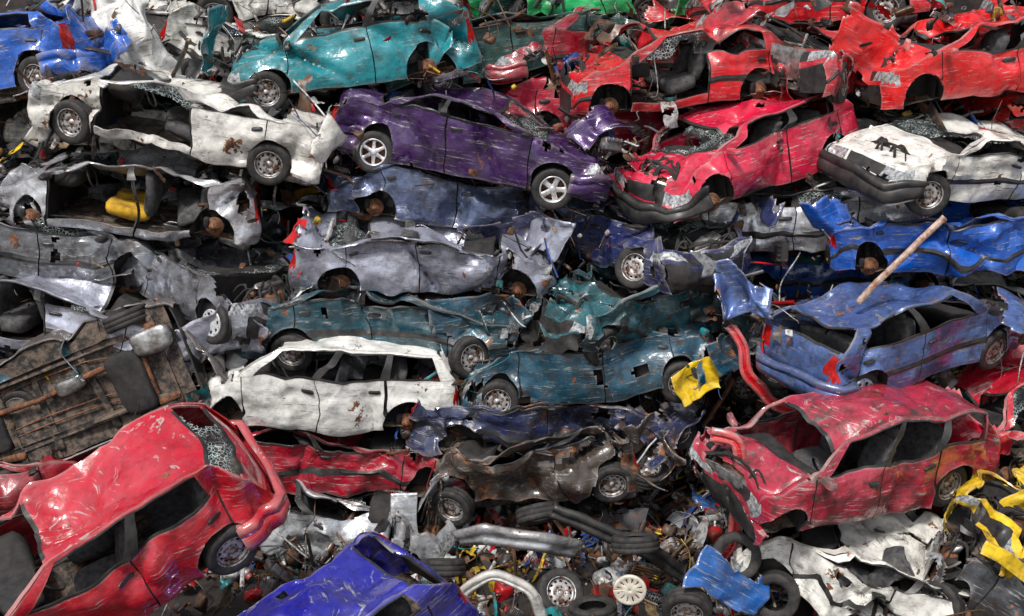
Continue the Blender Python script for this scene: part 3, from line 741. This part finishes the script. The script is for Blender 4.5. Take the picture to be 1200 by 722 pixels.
single('yellow_body_panel', *sheet(1.6, .16, .06, 8.), Py, 6.0, -3.1, 3.6, -15, -30, 0)
single('grey_body_panel', *sheet(.35, .8, .05, 9.), Pg, -1.45, -2.95, 1.0, -12, 4, 5)
single('red_bent_fender', *ribbon([(-.2, 0, .9), (.12, -.1, .85), (.2, -.15, .5), (.12, -.2, 0), (.15, -.1, -.5), (-.1, 0, -.95)], .17, 3.), Pr, 2.6, -2.4, 2.5)
single('red_bent_bumper', *ribbon([(-.5, 0, .8), (-.3, -.1, .5), (-.25, -.1, .1), (.1, -.15, -.3), (.6, -.1, -.5), (1.1, 0, -.4)], .16, 5.), Pr, 3.5, -1.0, .7)
single('white_wheel_arch_panel', *ribbon([(-.5, 0, -.25), (-.45, -.05, .12), (-.1, -.1, .35), (.35, -.1, .15), (.5, 0, -.35)], .14, 7., .02), Pw, -.15, -3.5, 2.8)
single('silver_bumper', *ribbon([(-.8, .2, -.1), (-.5, -.1, .12), (.4, -.1, .1), (.8, .25, -.15)], .26, 8.), Pg, 0.1, -3.0, 2.1, 0, -4)
single('blue_body_panel', *sheet(.9, .5, .2, 12., torn=True), Pb, 2.5, -3.35, 3.0, -20, -30, 10)
single('dark_bumper', *ribbon([(-.9, 0, .3), (-.3, -.1, .1), (.4, -.1, -.2), (.9, 0, -.6)], .2, 9.), M_trim, 1.4, -2.9, 2.0)
for k in range(22):
    V, F = sheet(rs.uniform(.4, 1.0), rs.uniform(.25, .5), rs.uniform(.15, .3), rs.uniform(0, 9), 26, 18, True)
    u, v = rs.uniform(-2.2, 4.5), rs.uniform(-3.9, -2.3)
    single('crumpled_body_panel', V, F, [Pw, Pg, Pr, Pb, Pg, M_trim, Pw, M_alu][rs.randint(8)], u, v, float(HW(u, v))+rs.uniform(.6, 1.0), rs.uniform(-80, 30), rs.uniform(-50, 50), rs.uniform(-60, 60))
pv, pf = tube([(-.5, 0, -.55), (-.3, 0, -.3), (0, 0, 0.02), (.25, 0, .3), (.5, 0, .56)], .045, 10)
M_pole = simple('weathered_pole', (.60, .48, .40), (.22, .09, .05), .8, scale=10)
single('rusty_pole', pv, pf, M_pole, 4.95, .6, 2.1, thick=0)
def loose_wheel(name, kind, u, v, w, rx, rz):
    e = bpy.data.objects.new(name, WH[kind]); COL.objects.link(e)
    e.matrix_world = Matrix.Translation(face(u, v, w)) @ Matrix.Rotation(rz*D2R, 4, 'Z') @ Matrix.Rotation(rx*D2R, 4, 'X')
mb = MB(); tyre(mb); V, F, m = mb.data(); to = mkobj('tyre_mesh', V, F, m, [M_rub]); TY = to.data; bpy.data.objects.remove(to)
WH['t'] = TY
for (k, u, v, w, rx, rz) in [('t', 1.55, -2.95, 2.3, 70, 10), ('t', 2.75, -3.05, 2.6, 30, 170), ('s', .6, -3.6, 2.2, 40, 200), ('t', 3.2, -3.5, 2.7, 10, 160), ('s', 1.9, -2.3, .6, 70, 190),
                             ('t', .35, -2.75, 1.4, 55, 20), ('s', 2.1, -3.6, 2.9, -20, 170), ('t', -.9, -3.35, 1.9, 65, 0), ('s', 2.35, -1.75, .3, 20, 200), ('t', 1.0, -3.75, 2.5, 80, 30)]:
    loose_wheel('loose_tyre' if k == 't' else 'loose_wheel', k, u, v, w, rx, rz)
P_, F_ = revolve([(.19, .0), (.185, .02), (.17, .018), (.15, .012), (.09, .005), (.06, .01), (.0, .02)], 48)
kp = np.ones((48, 6), bool)
for i in range(48):
    if i % 4 == 1: kp[i, 3] = False
M_capw = simple('hubcap_cream', (.72, .68, .56), (.45, .40, .33), .5, scale=8)
single('hubcap', P_.reshape(-1, 3), F_[kp], M_capw, 1.38, -3.3, 3.2, 0, 0, 175, .008)

# ------------------------------------------------------------------ light, world, camera
wd = bpy.data.worlds.new('World'); sc.world = wd; wd.use_nodes = True
nt = wd.node_tree; bg = nt.nodes['Background']
sky = nt.nodes.new('ShaderNodeTexSky'); sky.sky_type = 'NISHITA'; sky.sun_disc = False
EL, AZ = 56, 205
sky.sun_elevation = EL*D2R; sky.sun_rotation = AZ*D2R; sky.air_density = 1.0; sky.dust_density = 3.0
hs = nt.nodes.new('ShaderNodeHueSaturation'); hs.inputs['Saturation'].default_value = .5
nt.links.new(sky.outputs[0], hs.inputs['Color']); nt.links.new(hs.outputs[0], bg.inputs[0]); bg.inputs[1].default_value = .14
sl = bpy.data.lights.new('sun', 'SUN'); sl.energy = 3.2; sl.angle = 8*D2R; sl.color = (1, .97, .93)
so = bpy.data.objects.new('sun', sl); COL.objects.link(so)
sd = Vector((math.sin(AZ*D2R)*math.cos(EL*D2R), math.cos(AZ*D2R)*math.cos(EL*D2R), math.sin(EL*D2R)))
so.rotation_euler = sd.to_track_quat('Z', 'Y').to_euler()
cam = bpy.data.cameras.new('camera'); co = bpy.data.objects.new('camera', cam); COL.objects.link(co)
co.location = face(0, 0, 16); co.rotation_euler = (math.pi/2-SL, 0, 0)
cam.sensor_width = 36; cam.lens = 36*1280/1200; cam.clip_end = 2000
sc.camera = co
sc.view_settings.view_transform = 'Standard'; sc.view_settings.look = 'None'; sc.view_settings.exposure = 0
